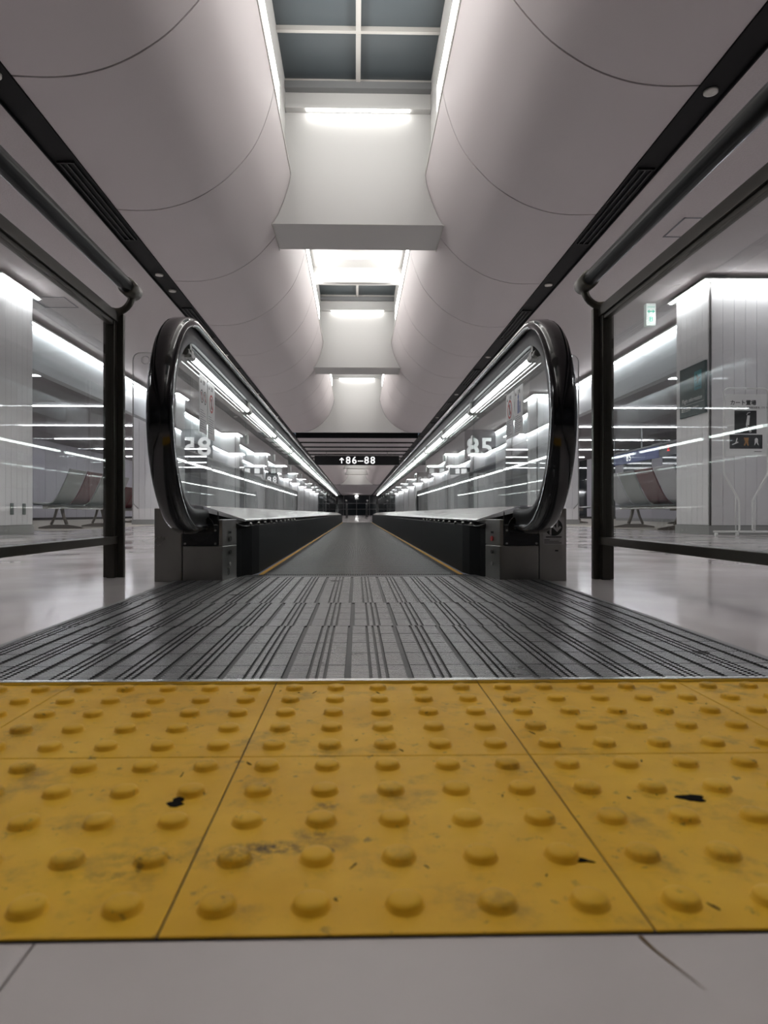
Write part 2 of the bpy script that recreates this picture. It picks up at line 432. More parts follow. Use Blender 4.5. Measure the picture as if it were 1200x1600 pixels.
for s in (-1, 1):
    X = s*HX; nm = SIDE[s]
    for name, prof, m in (('handrail', rail_prof, 'black_rubber'), ('handrail_guide', guide_prof, 'black_plastic'), ('glass_rim', rim_prof, 'black_plastic')):
        mb = MB(); mb.sweep([[(X+a, y+ny*d, z+nz*d) for a, d in prof] for y, z, ny, nz in loop_path(HR)])
        o = obj(name, mb, m, mw)
        o.modifiers.new('edge', 'EDGE_SPLIT').split_angle = math.radians(50)
    # glass panels
    zb, zt = ZG0, CZ + GI
    th0 = math.asin((CZ - zb)/GI)
    cuts = [None] + joints + [None]
    firstp = None
    for i in range(len(joints)+1):
        if i == 0:
            poly = [(joints[0]-.004, zb), (joints[0]-.004, zt)] + [(CYN - GI*math.sin(PI*k/24)*1.0, CZ + GI*math.cos(PI*k/24)) for k in range(25) if CZ + GI*math.cos(PI*k/24) > zb]
            poly.append((CYN - GI*math.cos(th0), zb))
        elif i == len(joints):
            poly = [(joints[-1]+.004, zb), (joints[-1]+.004, zt)] + [(CYF + GI*math.sin(PI*k/24), CZ + GI*math.cos(PI*k/24)) for k in range(25) if CZ + GI*math.cos(PI*k/24) > zb]
            poly.append((CYF + GI*math.cos(th0), zb))
        else: poly = [(joints[i-1]+.004, zb), (joints[i]-.004, zb), (joints[i]-.004, zt), (joints[i-1]+.004, zt)]
        mb = MB(); mb.prism(poly, lambda u, v, t: (t, u, v), X-.005, X+.005)
        g = obj('glass_panel', mb, 'balustrade_glass', mw)
        if i == 0: firstp = g
    # tube lights, clamps
    xt = s*.585; zt_ = .790; ends = [2.30] + joints + [CYF+.05]
    for i, (a, b) in enumerate(zip(ends, ends[1:])):
        mb = MB(); mb.tube([(xt, a+.05, zt_), (xt, b-.05, zt_)], .0085, 12)
        t = obj('light_tube', mb, 'tube_white', mw, label='glowing tube light under the handrail')
        obj('tube_housing', MB().box(s*.5905, s*.5945, a+.02, b-.02, .779, CZ+HR-.068), 'guide_metal', mw)
    mb0 = None
    for i, a in enumerate(ends[:-1]):
        mb = MB(); mb.box(s*.572, s*.594, a-.016, a+.016, .778, .802); mb.tube([(xt, a-.05, zt_), (xt, a+.05, zt_)], .0125, 10); mb.box(s*.578, s*.590, a-.012, a+.012, .800, CZ+HR-.066)
        obj('tube_clamp', mb, 'clip_metal', mw)
        if i: obj('glass_clamp', MB().box(s*.588, s*.594, a-.02, a+.02, .62, .665), 'clip_metal', mw)
    # inner deck of bright steel
    dk = [2.72] + joints[1::2] + [CYF-.05]
    for i, (a, b) in enumerate(zip(dk, dk[1:])):
        sec = [(.593, .276), (.588, .282), (.470, .233), (.462, .228), (.464, .222), (.593, .262)]
        a0 = a + .0015; mb = MB()
        def yy(x, a=a0, first=(i == 0)): return a - (.20*(x-.462)/.131 if first else 0)
        ra = [(s*x, yy(x), z) for x, z in sec]; rb = [(s*x, b-.0015, z) for x, z in sec]
        ka = mb.add(ra); kb = mb.add(rb); mb.face(range(ka, ka+6)); mb.face(range(kb, kb+6))
        for k in range(6): mb.face((ka+k, ka+(k+1) % 6, kb+(k+1) % 6, kb+k))
        obj('deck_panel', mb, 'deck_steel', mw)
    # skirt
    for i, (a, b) in enumerate(zip(dk, dk[1:])):
        mb = MB()
        if i == 0: path = [(.489, 2.665), (.478, 2.72), (.452, 2.82), (.438, 2.92), (.436, b-.001)]
        else: path = [(.436, a+.001), (.436, b-.001)]
        rings = [[(s*x, y, 0.0), (s*x, y, .205), (s*(x+.02), y, .205), (s*(x+.02), y, 0)] for x, y in path]
        mb.sweep(rings, smooth=False); obj('skirt_panel', mb, 'black_satin', mw)
    mb = MB(); mb.prism([(.445, .205), (.463, .205), (.585, .255), (.585, .235), (.50, .198)], lambda u, v, t: (s*u, t, v), 2.66, CYF); obj('deck_bracket', mb, 'black_plastic', mw)
    for k in range(10): obj('deck_bolt', MB().tube([(s*.446, 2.78+.22*k, .212), (s*.456, 2.78+.22*k, .212)], .006, 8), 'clip_metal', mw)
    # newel base: outer cladding, front panel, angled panel, inlet
    YN = 2.54
    mb = MB(); mb.box(s*.6685, s*.772, YN, CYF+.05, 0, .274); obj('outer_cladding', mb, 'steel', mw, bevel=.003)
    mb = MB(); mb.prism([(.519, YN), (.666, YN), (.666, 2.95), (.50, 2.95), (.489, 2.66)], lambda u, v, t: (s*u, v, t), 0, .1325); obj('front_panel', mb, 'steel', mw, bevel=.002)
    mb = MB(); mb.prism([(.519, YN+.0), (.533, YN), (.533, 2.95), (.50, 2.95), (.489, 2.66)], lambda u, v, t: (s*u, v, t), .134, .232); obj('side_panel', mb, 'steel', mw, bevel=.002)
    mb = MB(); mb.box(s*.535, s*.667, YN-.002, 2.95, .134, .212); mb.box(s*.545, s*.662, YN+.05, 2.95, .212, .262)
    inl = obj('handrail_inlet', mb, 'black_plastic', mw, bevel=.003)
    mb = MB(); pts = []
    for k in range(2):
        for q in (.147, .196): mb2 = MB().tube([(s*(.545+.112*k), YN-.002, q-.005), (s*(.545+.112*k), YN-.006, q-.005)], .004, 10); obj('screw', mb2, 'clip_metal', inl)
    mb = MB().box(s*.535, s*.668, YN+.03, YN+.2, .12, .21); 
    obj('brush_collar', MB().tube([(s*HX, YN-.004, CZ-HR+.0), (s*HX, YN+.02, CZ-HR)], .05, 20), 'black_rubber', mw)
    # guard sheet of clear acrylic beside the handrail
    xa, xb, z0, z1, rr = .676, (.902 if s < 0 else .870), .274, .890, .03; yg = 2.70
    poly = [(xa, z0), (xb-.02, z0), (xb, z0+.02), (xb, z1-rr)] + [(xb-rr+rr*math.cos(a*PI/12), z1-rr+rr*math.sin(a*PI/12)) for a in range(1, 7)] + [(xa, z1)]
    mb = MB(); mb.prism(poly, lambda u, v, t: (s*u, t, v), yg-.003, yg+.003); gd = obj('guard_sheet', mb, 'acrylic', mw)
    # bright edge of the sheet
    mb = MB(); q = poly[1:]; mb.tube([(s*u, yg, v) for u, v in q], .0022, 6); obj('polished_edge', mb, 'sticker_paper', gd)
    mb = MB(); mb.disc((s*(xb-.05), yg-.005, z1-.03), (1, 0, 0), (0, 0, 1), .017, 20, r2=.014); obj('hole_ring', mb, 'sticker_paper', gd)
    # small screws / switches on the angled panel
    d = Vector((s*(.489-.519), .12, 0)).normalized(); nrm = Vector((-s*abs(d.y), -abs(d.x), 0)).normalized()
    o0 = Vector((s*.504, 2.60, 0)) + nrm*.0015
    for k, (z, m, r) in enumerate(((.158, 'print_red' if s > 0 else 'dark_trim', .010), (.108, 'dark_trim', .008), (.062, 'clip_metal', .007))):
        obj('switch', MB().tube([o0+Vector((0, 0, z)), o0+nrm*.004+Vector((0, 0, z))], r, 12), m, mw)
    mb = MB(); mb.quad(o0+nrm*.0005, d, (0, 0, 1), -.012, .012, .178, .186)
    obj('switch_label', mb, 'print_black', mw, fixn=False)
    # stickers on the first glass panel
    xg = X - s*.0062; u = Vector((0, s*-1.0, 0)) if s > 0 else Vector((0, 1, 0)); v = Vector((0, 0, 1))
    def sticker(yc, ztop, zbot, ww, kind):
        mb = MB(); o = Vector((xg, yc, 0)); off = Vector((-s*.0006, 0, 0)); h = ztop - zbot
        mb.box(min(xg, xg-s*.0005), max(xg, xg-s*.0005), yc-ww/2, yc+ww/2, zbot, ztop, 0)
        o = o + off + Vector((-s*.0005, 0, 0))
        mb.poly(o, u, v, [(-ww*.40, ztop-.028), (-ww*.32, ztop-.014), (-ww*.24, ztop-.028)], 1)
        mb.text('注意', .020, o+Vector((0, 0, ztop-.022))+u*ww*.06, u, v, 1, bold=.0004)
        zc = ztop - h*.36
        if kind == 'two':
            for q in (-1, 1):
                c = o + u*ww*.21*q + v*zc; mb.disc(c, u, v, ww*.20, 24, 1, r2=ww*.165)
                mb.quad(c, u, v, -ww*.03, ww*.03, -ww*.12, ww*.07, 1); mb.disc(c+v*ww*.10, u, v, ww*.035, 10, 1)
                mb.poly(c, u, v, [(-ww*.13, ww*.10), (-ww*.10, ww*.13), (ww*.13, -ww*.10), (ww*.10, -ww*.13)], 2)
        elif kind == 'ban':
            c = o + v*zc; mb.disc(c, u, v, ww*.29, 28, 2, r2=ww*.225)
            mb.quad(c, u, v, -ww*.05, ww*.06, -ww*.17, ww*.06, 1); mb.disc(c+v*ww*.12, u, v, ww*.055, 12, 1)
            mb.poly(c, u, v, [(-ww*.19, ww*.14), (-ww*.14, ww*.19), (ww*.19, -ww*.14), (ww*.14, -ww*.19)], 2)
        else:
            c = o + v*zc; mb.quad(c, u, v, -ww*.10, ww*.06, -ww*.28, ww*.12, 3); mb.disc(c+v*ww*.20-u*ww*.02, u, v, ww*.075, 14, 3)
            mb.quad(c, u, v, ww*.12, ww*.24, -ww*.28, -ww*.06, 3); mb.disc(c+v*ww*.0+u*ww*.18, u, v, ww*.055, 12, 3)
        random.seed(int(yc*100)); z = zbot + h*.40
        while z > zbot + h*.08:
            l = random.uniform(.5, 1.0)*ww*.8; mb.quad(o, u, v, -ww*.42, -ww*.42+l, z-.0022, z, 4); z -= h*.040
        return obj('notice_sticker', mb, ['sticker_paper', 'print_black', 'print_red', 'print_blue', 'board_grey'], firstp, fixn=False,
                   label={'two': 'white notice with two round pictograms', 'ban': 'white notice with a red prohibition ring', 'fig': 'white notice with blue figures'}[kind])
    if s < 0: sticker(2.555, .765, .555, .125, 'two'); sticker(2.695, .765, .545, .125, 'ban')
    else: sticker(2.70, .735, .555, .13, 'ban'); sticker(2.555, .735, .555, .13, 'fig')
# emblem plate on the right base
mb = MB(); o = Vector((.722, 2.5385, 0)); u, v = Vector((1, 0, 0)), Vector((0, 0, 1))
mb.box(.682, .762, 2.5365, 2.5395, .138, .240, 0)
f = Vector((0, -.0030, 0)); c = o + f + v*.203
mb.disc(c, u, v, .033, 32, 1); f2 = Vector((0, -.0006, 0))
mb.poly(c+f2, u, v, [(-.016, -.028), (-.009, -.030), (-.009, .004), (-.002, -.004), (.004, .002), (-.0125, .018), (-.029, .001), (-.023, -.005), (-.016, .003)], 2)
mb.poly(c+f2, u, v, [(.016, .028), (.009, .030), (.009, -.004), (.002, .004), (-.004, -.002), (.0125, -.018), (.029, -.001), (.023, .005), (.016, -.003)], 2)
mb.quad(o+f, u, v, -.030, .030, .164, .168, 1)
for k in range(3): mb.quad(o+f, u, v, -.036, (-.015, .02, .03)[k], .154-k*.0055, .156-k*.0055, 1)
obj('emblem_plate', mb, ['plate_paper', 'print_black', 'plate_paper'], mw, fixn=False, label='small white plate with a round two-arrow emblem')
mb = MB(); mb.box(.728, .740, 2.538, 2.5395, .112, .117); obj('badge', mb, 'print_black', mw)
mb = MB(); mb.poly((0, 0, 0), (1, 0, 0), (0, 1, 0), [(.485, 2.80), (.51, 2.80), (.51, 2.86), (.485, 2.86)])
mb.v = [(x, y, .228 + (x-.462)*.4167 + .0012) for x, y, z in mb.v]
obj('deck_sticker', mb, 'edge_yellow', mw, label='yellow sticker')

# ------------------------------------------------------------------ glass railings either side of the entry
def railing(s, X, YP, label):
    rt = thing('glass_railing', (X, YP, 0), label, 'railing'); YE = -.35
    inn = -s
    mb = MB(); mb.box(X-.040, X+.040, YP-.012, YP+.012, 0, 1.05); mb.box(X-.016, X+.016, YP-.045, YP+.03, 0, 1.045); obj('post', mb, 'bronze_metal', rt, bevel=.002)
    mb = MB(); mb.box(X-.040, X+.040, YE-.012, YE+.012, 0, 1.05); obj('post', mb, 'bronze_metal', rt, bevel=.002)
    mb = MB(); mb.box(X-.022, X+.022, YE, YP+.008, 1.015, 1.055); mb.box(X-.012, X+.012, YE, YP-.01, 1.000, 1.016); obj('top_rail', mb, 'bronze_metal', rt, bevel=.002)
    mb = MB(); mb.box(X-.022, X+.022, YE, YP-.012, .135, .164); obj('bottom_rail', mb, 'bronze_metal', rt, bevel=.002)
    mb = MB(); mb.box(X-.004, X+.004, YE+.03, YP-.047, .164, 1.000); obj('glass_pane', mb, 'rail_glass', rt)
    px, pz = X + inn*.075, 1.142
    mb = MB(); mb.tube([(px, YE-.1, pz), (px, YP-.06, pz)], .0275, 20); obj('handrail_pipe', mb, 'pipe_black', rt)
    mb = MB(); mb.tube([(px, YP-.085, pz), (px, YP-.08, pz), (px, YP-.03, pz), (px, YP+.012, pz), (px, YP+.018, pz)], [.0275, .034, .034, .034, .024], 20); obj('pipe_end_cap', mb, 'bronze_metal', rt)
    for yb in (YP, YE):
        mb = MB(); pts = []
        for k in range(9):
            a = k/8*PI/2; pts.append((X + inn*.075*math.sin(a), yb-.01, 1.055 + .075*(1-math.cos(a))))
        mb.tube(pts, [.022, .018, .015, .014, .014, .014, .014, .015, .016], 12); obj('bracket', mb, 'bronze_metal', rt)
railing(-1, -.990, 2.74, 'left glass railing with bronze frame and black tube handrail')
railing(1, .938, 2.62, 'right glass railing with bronze frame and black tube handrail')

# ------------------------------------------------------------------ ceiling: vaults, slot, bulkheads, skylights
VP = [(2.238, 2.820), (1.998, 2.814), (1.782, 2.838), (1.542, 2.916), (1.302, 3.060), (1.134, 3.216), (.990, 3.396), (.894, 3.588), (.822, 3.804), (.790, 3.960)]
def crom(P, n=4):
    out = []
    for i in range(len(P)-1):
        p0, p1, p2, p3 = (Vector(P[max(0, min(len(P)-1, i+k))]) for k in (-1, 0, 1, 2))
        for k in range(n):
            t = k/n; out.append(tuple(.5*((2*p1) + (p2-p0)*t + (2*p0-5*p1+4*p2-p3)*t*t + (3*p1-p0-3*p2+p3)*t**3)))
    return out + [P[-1]]
VPS = [(x, z+.254) for x, z in crom(VP)]
ZE = VPS[-1][1]                       # slot edge
ZSO = 4.68+.254; ZSK = 5.0+.254; XS = .85
BAY = 7.77; YJ = 1.925
def vault_panel(s, ya, yb, parent, fine=True):
    P = VPS if fine else VPS[::4]
    back = [(x+.02*1, z+.03) for x, z in P[::-1]]
    mb = MB(); n = len(P)
    a = mb.add([(s*x, ya, z) for x, z in P]); b = mb.add([(s*x, yb, z) for x, z in P])
    c = mb.add([(s*(x+.012), ya, z+.03) for x, z in P]); d = mb.add([(s*(x+.012), yb, z+.03) for x, z in P])
    for i in range(n-1):
        mb.face((a+i, a+i+1, b+i+1, b+i), 0, True); mb.face((c+i, d+i, d+i+1, c+i+1), 0, True)
    e = mb.add([mb.v[k+i] for k in (a, c, b, d) for i in range(n)])
    for i in range(n-1):
        mb.face((e+i, e+n+i, e+n+i+1, e+i+1)); mb.face((e+2*n+i, e+2*n+i+1, e+3*n+i+1, e+3*n+i))
    return obj('vault_panel', mb, 'vault_white', parent, fixn=False) if s > 0 else obj('vault_panel', mb, 'vault_white', parent, fixn=False)
ceil = struct('ceiling', (0, 0, ZC), 'concourse ceiling of curved white vault panels and flat grey panels')
def vault_zone(ya, yb, joint0, fine=True):
    cuts = [ya]; y = joint0
    while y < ya + .3: y += YJ
    while y < yb - .3: cuts.append(y); y += YJ
    cuts.append(yb)
    for s in (-1, 1):
        for a, b in zip(cuts, cuts[1:]): vault_panel(s, a+.008, b-.008, ceil, fine)
        # thin dark backing behind the joints
        mb = MB(); mb.prism([(x+.004, z+.012) for x, z in VPS[::2]] + [(x+.008, z+.026) for x, z in VPS[::2]][::-1], lambda u, v, t: (s*u, t, v), ya, yb); obj('vault_backing', mb, 'joint_dark', ceil)
        mb = MB(); mb.box(s*.783, s*.792, ya, yb, ZE, ZE+.045); obj('slot_lip', mb, 'mullion_grey', ceil)
        mb = MB(); mb.box(s*.792, s*(XS+.02), ya, yb, ZE+.045, ZE+.055); mb.box(s*XS, s*(XS+.03), ya, yb, ZE+.04, ZSK+.3); obj('slot_side', mb, 'bulkhead_white', ceil)
def prof_poly(zlow):
    pts = [(x, z) for x, z in VPS if z >= zlow]
    # interpolate start
    for (x0, z0), (x1, z1) in zip(VPS, VPS[1:]):
        if z0 < zlow <= z1:
            t = (zlow-z0)/(z1-z0); pts = [(x0+(x1-x0)*t, zlow)] + pts; break
    return pts
ZBH = 3.378+.254
def bulkhead(yb, depth, zlow, parent, light=True):
    light = yb > 1
    pts = prof_poly(zlow); pts = [(x-.006, z) for x, z in pts] + [(XS-.001, ZE+.05), (XS-.001, ZSK+.02)]
    poly = pts + [(-x, z) for x, z in pts[::-1]]
    mb = MB(); mb.prism(poly, lambda u, v, t: (u, t, v), yb, yb+depth)
    obj('cross_beam', mb, 'bulkhead_white', parent)
    if zlow > 3.3:
        for s in (-1, 1):
            x0 = pts[0][0]; mb = MB(); mb.prism([(x0+.001, zlow-.012), (x0+.012, zlow-.012), (x0-.03, zlow+.16), (x0-.045, zlow+.16)], lambda u, v, t: (s*u, t, v), yb-.012, yb-.002)
            mb.box(s*(x0-.002), s*(x0+.008), yb-.01, yb+depth+.02, zlow-.01, zlow+.05); obj('beam_end_trim', mb, 'mullion_grey', parent)
    if light:
        mb = MB(); mb.box(-XS+.01, XS-.01, yb-.10, yb, ZSO-.005, ZSO+.03); obj('light_ledge', mb, 'bulkhead_white', parent)
        mb = MB(); mb.box(-.60, .60, yb-.09, yb-.05, ZSO-.018, ZSO-.006); obj('light_strip', mb, 'led_cross', parent, label='white cross light strip on the beam')
ZSLOT = {}
def slot_lights(ya, yb):
    for s in (-1, 1):
        mb = MB(); mb.box(s*.836, s*(XS-.001), ya, yb, ZE+.30, ZE+.57); obj('light_strip', mb, 'led_white', ceil, label='white light strip along the ceiling slot')
        mb = MB(); mb.box(s*.832, s*(XS-.001), ya, yb, ZE+.5705, ZE+.585); mb.box(s*.832, s*(XS-.001), ya, yb, ZE+.285, ZE+.2995); obj('light_housing', mb, 'bulkhead_white', ceil)
wi = 0
def skylight(ya, yb):
    global wi; wi += 1
    r = struct('window_%d' % wi, (0, ya, ZSK), 'dark skylight panes with grey mullions above the ceiling slot')
    n = max(1, round((yb-ya)/1.06)); st = (yb-ya)/n
    for i in range(n):
        for s in (-1, 1): obj('pane', MB().box(s*.012, s*(XS-.002), ya+i*st+.012, ya+(i+1)*st-.012, ZSK+.04, ZSK+.052), 'sky_glass', r)
    for i in range(n+1):
        y = min(max(ya+i*st, ya+.03), yb-.03); obj('mullion', MB().box(-XS+.002, XS-.002, y-.022, y+.022, ZSK-.01, ZSK+.045), 'mullion_grey', r)
    for i in range(n): obj('mullion', MB().box(-.026, .026, ya+i*st+.022, ya+(i+1)*st-.022, ZSK-.02, ZSK+.045), 'mullion_grey', r)
    obj('frame', MB().box(-XS+.002, XS-.002, yb-.10, yb-.002, ZSK-.09, ZSK-.011), 'frame_grey', r)
def bay(ya, yb, glassy=True):
    """slot between the back of one beam (ya) and the next beam (yb)"""
    yd = yb - 2.80
    mb = MB(); mb.box(-XS, XS, ya, yd, ZSO, ZSO+.05); obj('slot_soffit', mb, 'bulkhead_white', ceil)
    mb = MB(); mb.box(-XS+.001, XS-.001, yd, yd+.12, ZSO-.285, ZSK+.05); obj('down_stand', mb, 'bulkhead_white', ceil)
    mb = MB(); mb.box(-.55, .55, yd-.55, yd-.51, ZSO-.03, ZSO-.005)
    if yb > 1: obj('light_strip', mb, 'led_cross', ceil, label='white light strip on the slot soffit')
    skylight(yd+.12, yb)
    slot_lights(max(ya+.55, -3.2), yb-.72)
def zone(ya, yb, joint0, beams, fine=True):
    vault_zone(ya, yb, joint0, fine); prev = ya
    for k, y in enumerate(beams):
        bulkhead(y, .76, ZBH, ceil); bay(prev, y); prev = y + .76
    bulkhead(yb, .10, VPS[0][1]+.0, ceil); bay(prev, yb)
YE1 = 7.93 + 2*BAY + .08
zone(Y0, YE1, 4.42-6*YJ, [.16, 7.93, 7.93+BAY])
YZ2 = 35.2; YE2 = YZ2 + 4*BAY
zone(YZ2, YE2, YZ2+.9, [YZ2+BAY, YZ2+2*BAY, YZ2+3*BAY], False)
# flat panels across between the vault zones
def flats(ya, yb, step=1.82, gap=.10, fins=True):
    obj('recess', MB().box(-2.24, 2.24, ya, yb, ZC+.25, ZC+.30), 'black_channel', ceil)
    y = ya + 1.25
    while y < yb - .3:
        e = min(y+step-gap, yb-.02)
        if fins: obj('joint_fin', MB().box(-2.235, 2.235, y-.05, y-.002, ZC-.055, ZC+.25), 'black_channel', ceil)
        obj('ceiling_panel', MB().box(-2.235, 2.235, y, e, ZC-.01, ZC+.02), 'vault_white', ceil); y += step
flats(YE1+.10, YZ2-.02)
flats(YE2+.10, Y1, 3.64, .02, False)
# flat side ceilings, black channels
for s in (-1, 1):
    obj('side_ceiling', MB().box(s*2.466, s*4.86, Y0, Y1, ZC, ZC+.05), 'acoustic_grey', ceil)
    obj('lounge_ceiling', MB().box(s*4.86, s*XO, Y0, Y1, ZC-.01, ZC+.05), 'lounge_grey', ceil)
    ch = obj('channel', MB().box(s*2.242, s*2.462, Y0, Y1, ZC+.012, ZC+.05), 'black_channel', ceil)
    for e in (2.242, 2.452): obj('channel_edge', MB().box(s*e, s*(e+.010), Y0, Y1, ZC-.012, ZC+.012), 'black_channel', ceil)
    # linear diffusers with two slots
    y = 5.5 - 3.885
    while y < 40:
        mb = MB()
        for k in range(3): mb.box(s*(2.292+.055*k), s*(2.302+.055*k), y, y+1.55, ZC-.006, ZC+.0125)
        for q in (y, y+1.54): mb.box(s*2.285, s*2.425, q, q+.012, ZC-.006, ZC+.0125)
        obj('slot_diffuser', mb, 'black_plastic', ch); y += 3.885
    yl = [4.42, 8.08, 8.66, 12.15, 16.05, 19.9] if s < 0 else [4.49, 8.33, 12.18, 16.05, 19.9]
    for y in yl:
        mb = MB(); rr = .046
        rings = [[(s*2.352+r*math.cos(2*PI*k/20), y+r*math.sin(2*PI*k/20), z) for k in range(20)] for r, z in ((rr, ZC+.0118), (rr, ZC-.004), (rr*.72, ZC-.008), (rr*.45, ZC+.004))]
        mb.sweep(rings); obj('spot_light', mb, 'spot_white', ch, label='small round unlit spotlight')
    # hatch outlines
    hx, hy = (3.33, 6.62) if s > 0 else (4.05, 9.15)
    mb = MB(); a = .23
    for (x0, x1, y0_, y1_) in ((-a, a, -a, -a+.018), (-a, a, a-.018, a), (-a, -a+.018, -a, a), (a-.018, a, -a, a)):
        mb.box(s*(hx)+x0, s*(hx)+x1, hy+y0_, hy+y1_, ZC-.004, ZC+.001)
    hp = obj('hatch_frame', mb, 'board_grey', ceil)

# ------------------------------------------------------------------ outer walls
for s in (-1, 1):
    wl = struct('wall_%s' % SIDE[s], (s*XO, 0, 0), 'lounge outer wall of tall pale panels')
    obj('wall_core', MB().box(s*XO, s*(XO+.2), Y0, Y1, 0, ZC+.05), 'joint_dark', wl)
    y = Y0; k = 0
    while y < 60:
        gl = (s > 0 and 20 < y < 40 and k % 4 != 3)
        obj('window_panel' if gl else 'wall_panel', MB().box(s*(XO-.02), s*XO, y+.01, y+.96, .10, ZC-.01), 'night_glass' if gl else 'outer_wall', wl); y += .97; k += 1
    obj('wall_panel', MB().box(s*(XO-.02), s*XO, y, Y1, .10, ZC-.01), 'outer_wall', wl)
wl = struct('wall_back', (0, Y0, 0), 'plain wall behind the entry')
obj('wall_core', MB().box(-XO, XO, Y0-.2, Y0, 0, ZSK+.3), 'night_glass', wl)
wl = struct('wall_front', (0, Y1, 0), 'dark glazed wall at the far end')
mb = MB(); mb.box(-XO, XO, Y1, Y1+.2, 0, ZSK); obj('wall_core', mb, 'night_glass', wl)
for k in range(-5, 6): obj('mullion', MB().box(k*2-.05, k*2+.05, Y1-.08, Y1, 0, ZC), 'frame_grey', wl)
for z in (.9, 1.8): obj('mullion', MB().box(-XO, XO, Y1-.07, Y1-.001, z, z+.08), 'frame_grey', wl)
# lounge carpet at both sides
for s in (-1, 1):
    obj('lounge_carpet', MB().box(s*4.45, s*(XO-.03), 10.4, 60, 0, .004), 'carpet_beige', fl)

# ------------------------------------------------------------------ columns, fascias, lounge lights
ORD = ['nearest', 'second', 'third', 'fourth', 'fifth', 'sixth', 'seventh', 'eighth', 'ninth', 'tenth', 'eleventh', 'twelfth']
CX0, CX1, CD = 4.19, 5.20, .86
def column(s, y, k, nm=None):
    nm = nm or ('%s grey panelled column on the %s side of the concourse' % (ORD[k] if k == 0 else ORD[k]+'-nearest', SIDE[s]))
    r = thing('column', (s*(CX0+CX1)/2, y+CD/2, 0), nm, 'column', kind='thing')
    obj('core', MB().box(s*(CX0+.014), s*(CX1-.014), y+.014, y+CD-.014, 0, ZC-.0105), 'dark_trim', r)
    fine = k < 3
    nx, ny = (7, 6) if fine else (1, 1)
    cr = .028                                     # dark corner reveal
    wx, wy = (CX1-CX0-2*cr)/nx, (CD-2*cr)/ny
    for i in range(nx):
        xa = CX0+cr+i*wx; obj('panel', MB().box(s*(xa+.002), s*(xa+wx-.002), y, y+.0138, .115, ZC-.0115), 'panel_grey', r)
        if not fine: obj('panel', MB().box(s*(xa+.002), s*(xa+wx-.002), y+CD-.0138, y+CD, .115, ZC-.0115), 'panel_grey', r)
    for i in range(ny):
        ya = y+cr+i*wy
        for xa, xb in ((CX0, CX0+.0138), (CX1-.0138, CX1)):
            obj('panel', MB().box(s*xa, s*xb, ya+.002, ya+wy-.002, .115, ZC-.0115), 'panel_grey', r)
    obj('baseboard', MB().box(s*(CX0-.004), s*(CX1+.004), y-.004, y+CD+.004, 0, .11), 'base_grey', r)
    zl = ZC-.075; p = .085
    mb = MB(); mb.box(s*(CX0-p-.02), s*CX0, y-p-.02, y+CD+.02, zl+.022, zl+.034); mb.box(s*CX0, s*(CX1), y-p-.02, y, zl+.022, zl+.034); obj('light_housing', mb, 'white_paint', r)
    mb = MB(); mb.box(s*(CX0-p), s*(CX0-.063), y-.063, y+CD-.02, zl+.006, zl+.0215); obj('light_strip', mb, 'led_wall', r, label='white light strip around the column top')
    mb = MB(); mb.box(s*(CX0-.062), s*(CX1), y-p, y-.063, zl+.006, zl+.0215); obj('light_strip', mb, 'led_wall', r, label='white light strip around the column top')
    if k == 0 and s < 0:
        for yy in (y+.30, y+.60): obj('socket', MB().box(s*(CX0-.012), s*CX0, yy-.035, yy+.035, .24, .38), 'outlet_green', r, bevel=.004)
    return r
ncol = 12
CY = [8.0 + BAY*i for i in range(ncol)]
for s in (-1, 1):
    for k, y in enumerate(CY): column(s, y, k)
    column(s, 8.0-BAY, 8, 'grey panelled column beside the yellow paving, %s side' % SIDE[s])
    for k, y in enumerate(CY):
        a = y + CD + .02; b = y + BAY - .02
        r = struct('trim_%d' % (k*2 + (s > 0) + 1), (s*4.7, a, 2.4), 'pale lit fascia between columns on the %s' % SIDE[s])
        obj('fascia', MB().box(s*4.72, s*4.86, a, b, 2.36, ZC-.01), 'fascia_blue', r)
        obj('light_strip', MB().box(s*4.640, s*4.664, a, b, ZC-.102, ZC-.085), 'led_fascia', r, label='long white light strip along the fascia')
        obj('light_housing', MB().box(s*4.63, s*4.72, a, b, ZC-.084, ZC-.06), 'white_paint', r)
    # lounge ceiling lights, across
    for k in range(-2, 9):
        y = 9.9 + BAY/2*k; xa, xb = (5.25, 11.2)
        nmb = 'linear ceiling light over the %s lounge, %s from the front' % (SIDE[s], ['first', 'second', 'third', 'fourth', 'fifth', 'sixth', 'seventh', 'eighth', 'ninth'][k]) if k >= 0 else 'linear lounge light, %s side, %s row before the nearest column' % (SIDE[s], ['', 'first', 'second'][-k])
        t = thing('linear_light', (s*(xa+xb)/2, y, ZC-.07), nmb, 'ceiling light')
        obj('diffuser', MB().box(s*xa, s*xb, y-.035, y+.035, ZC-.055, ZC-.035), 'led_lounge', t)
        obj('housing', MB().box(s*(xa-.02), s*(xb+.02), y-.045, y+.045, ZC-.0345, ZC-.0105), 'white_paint', t)

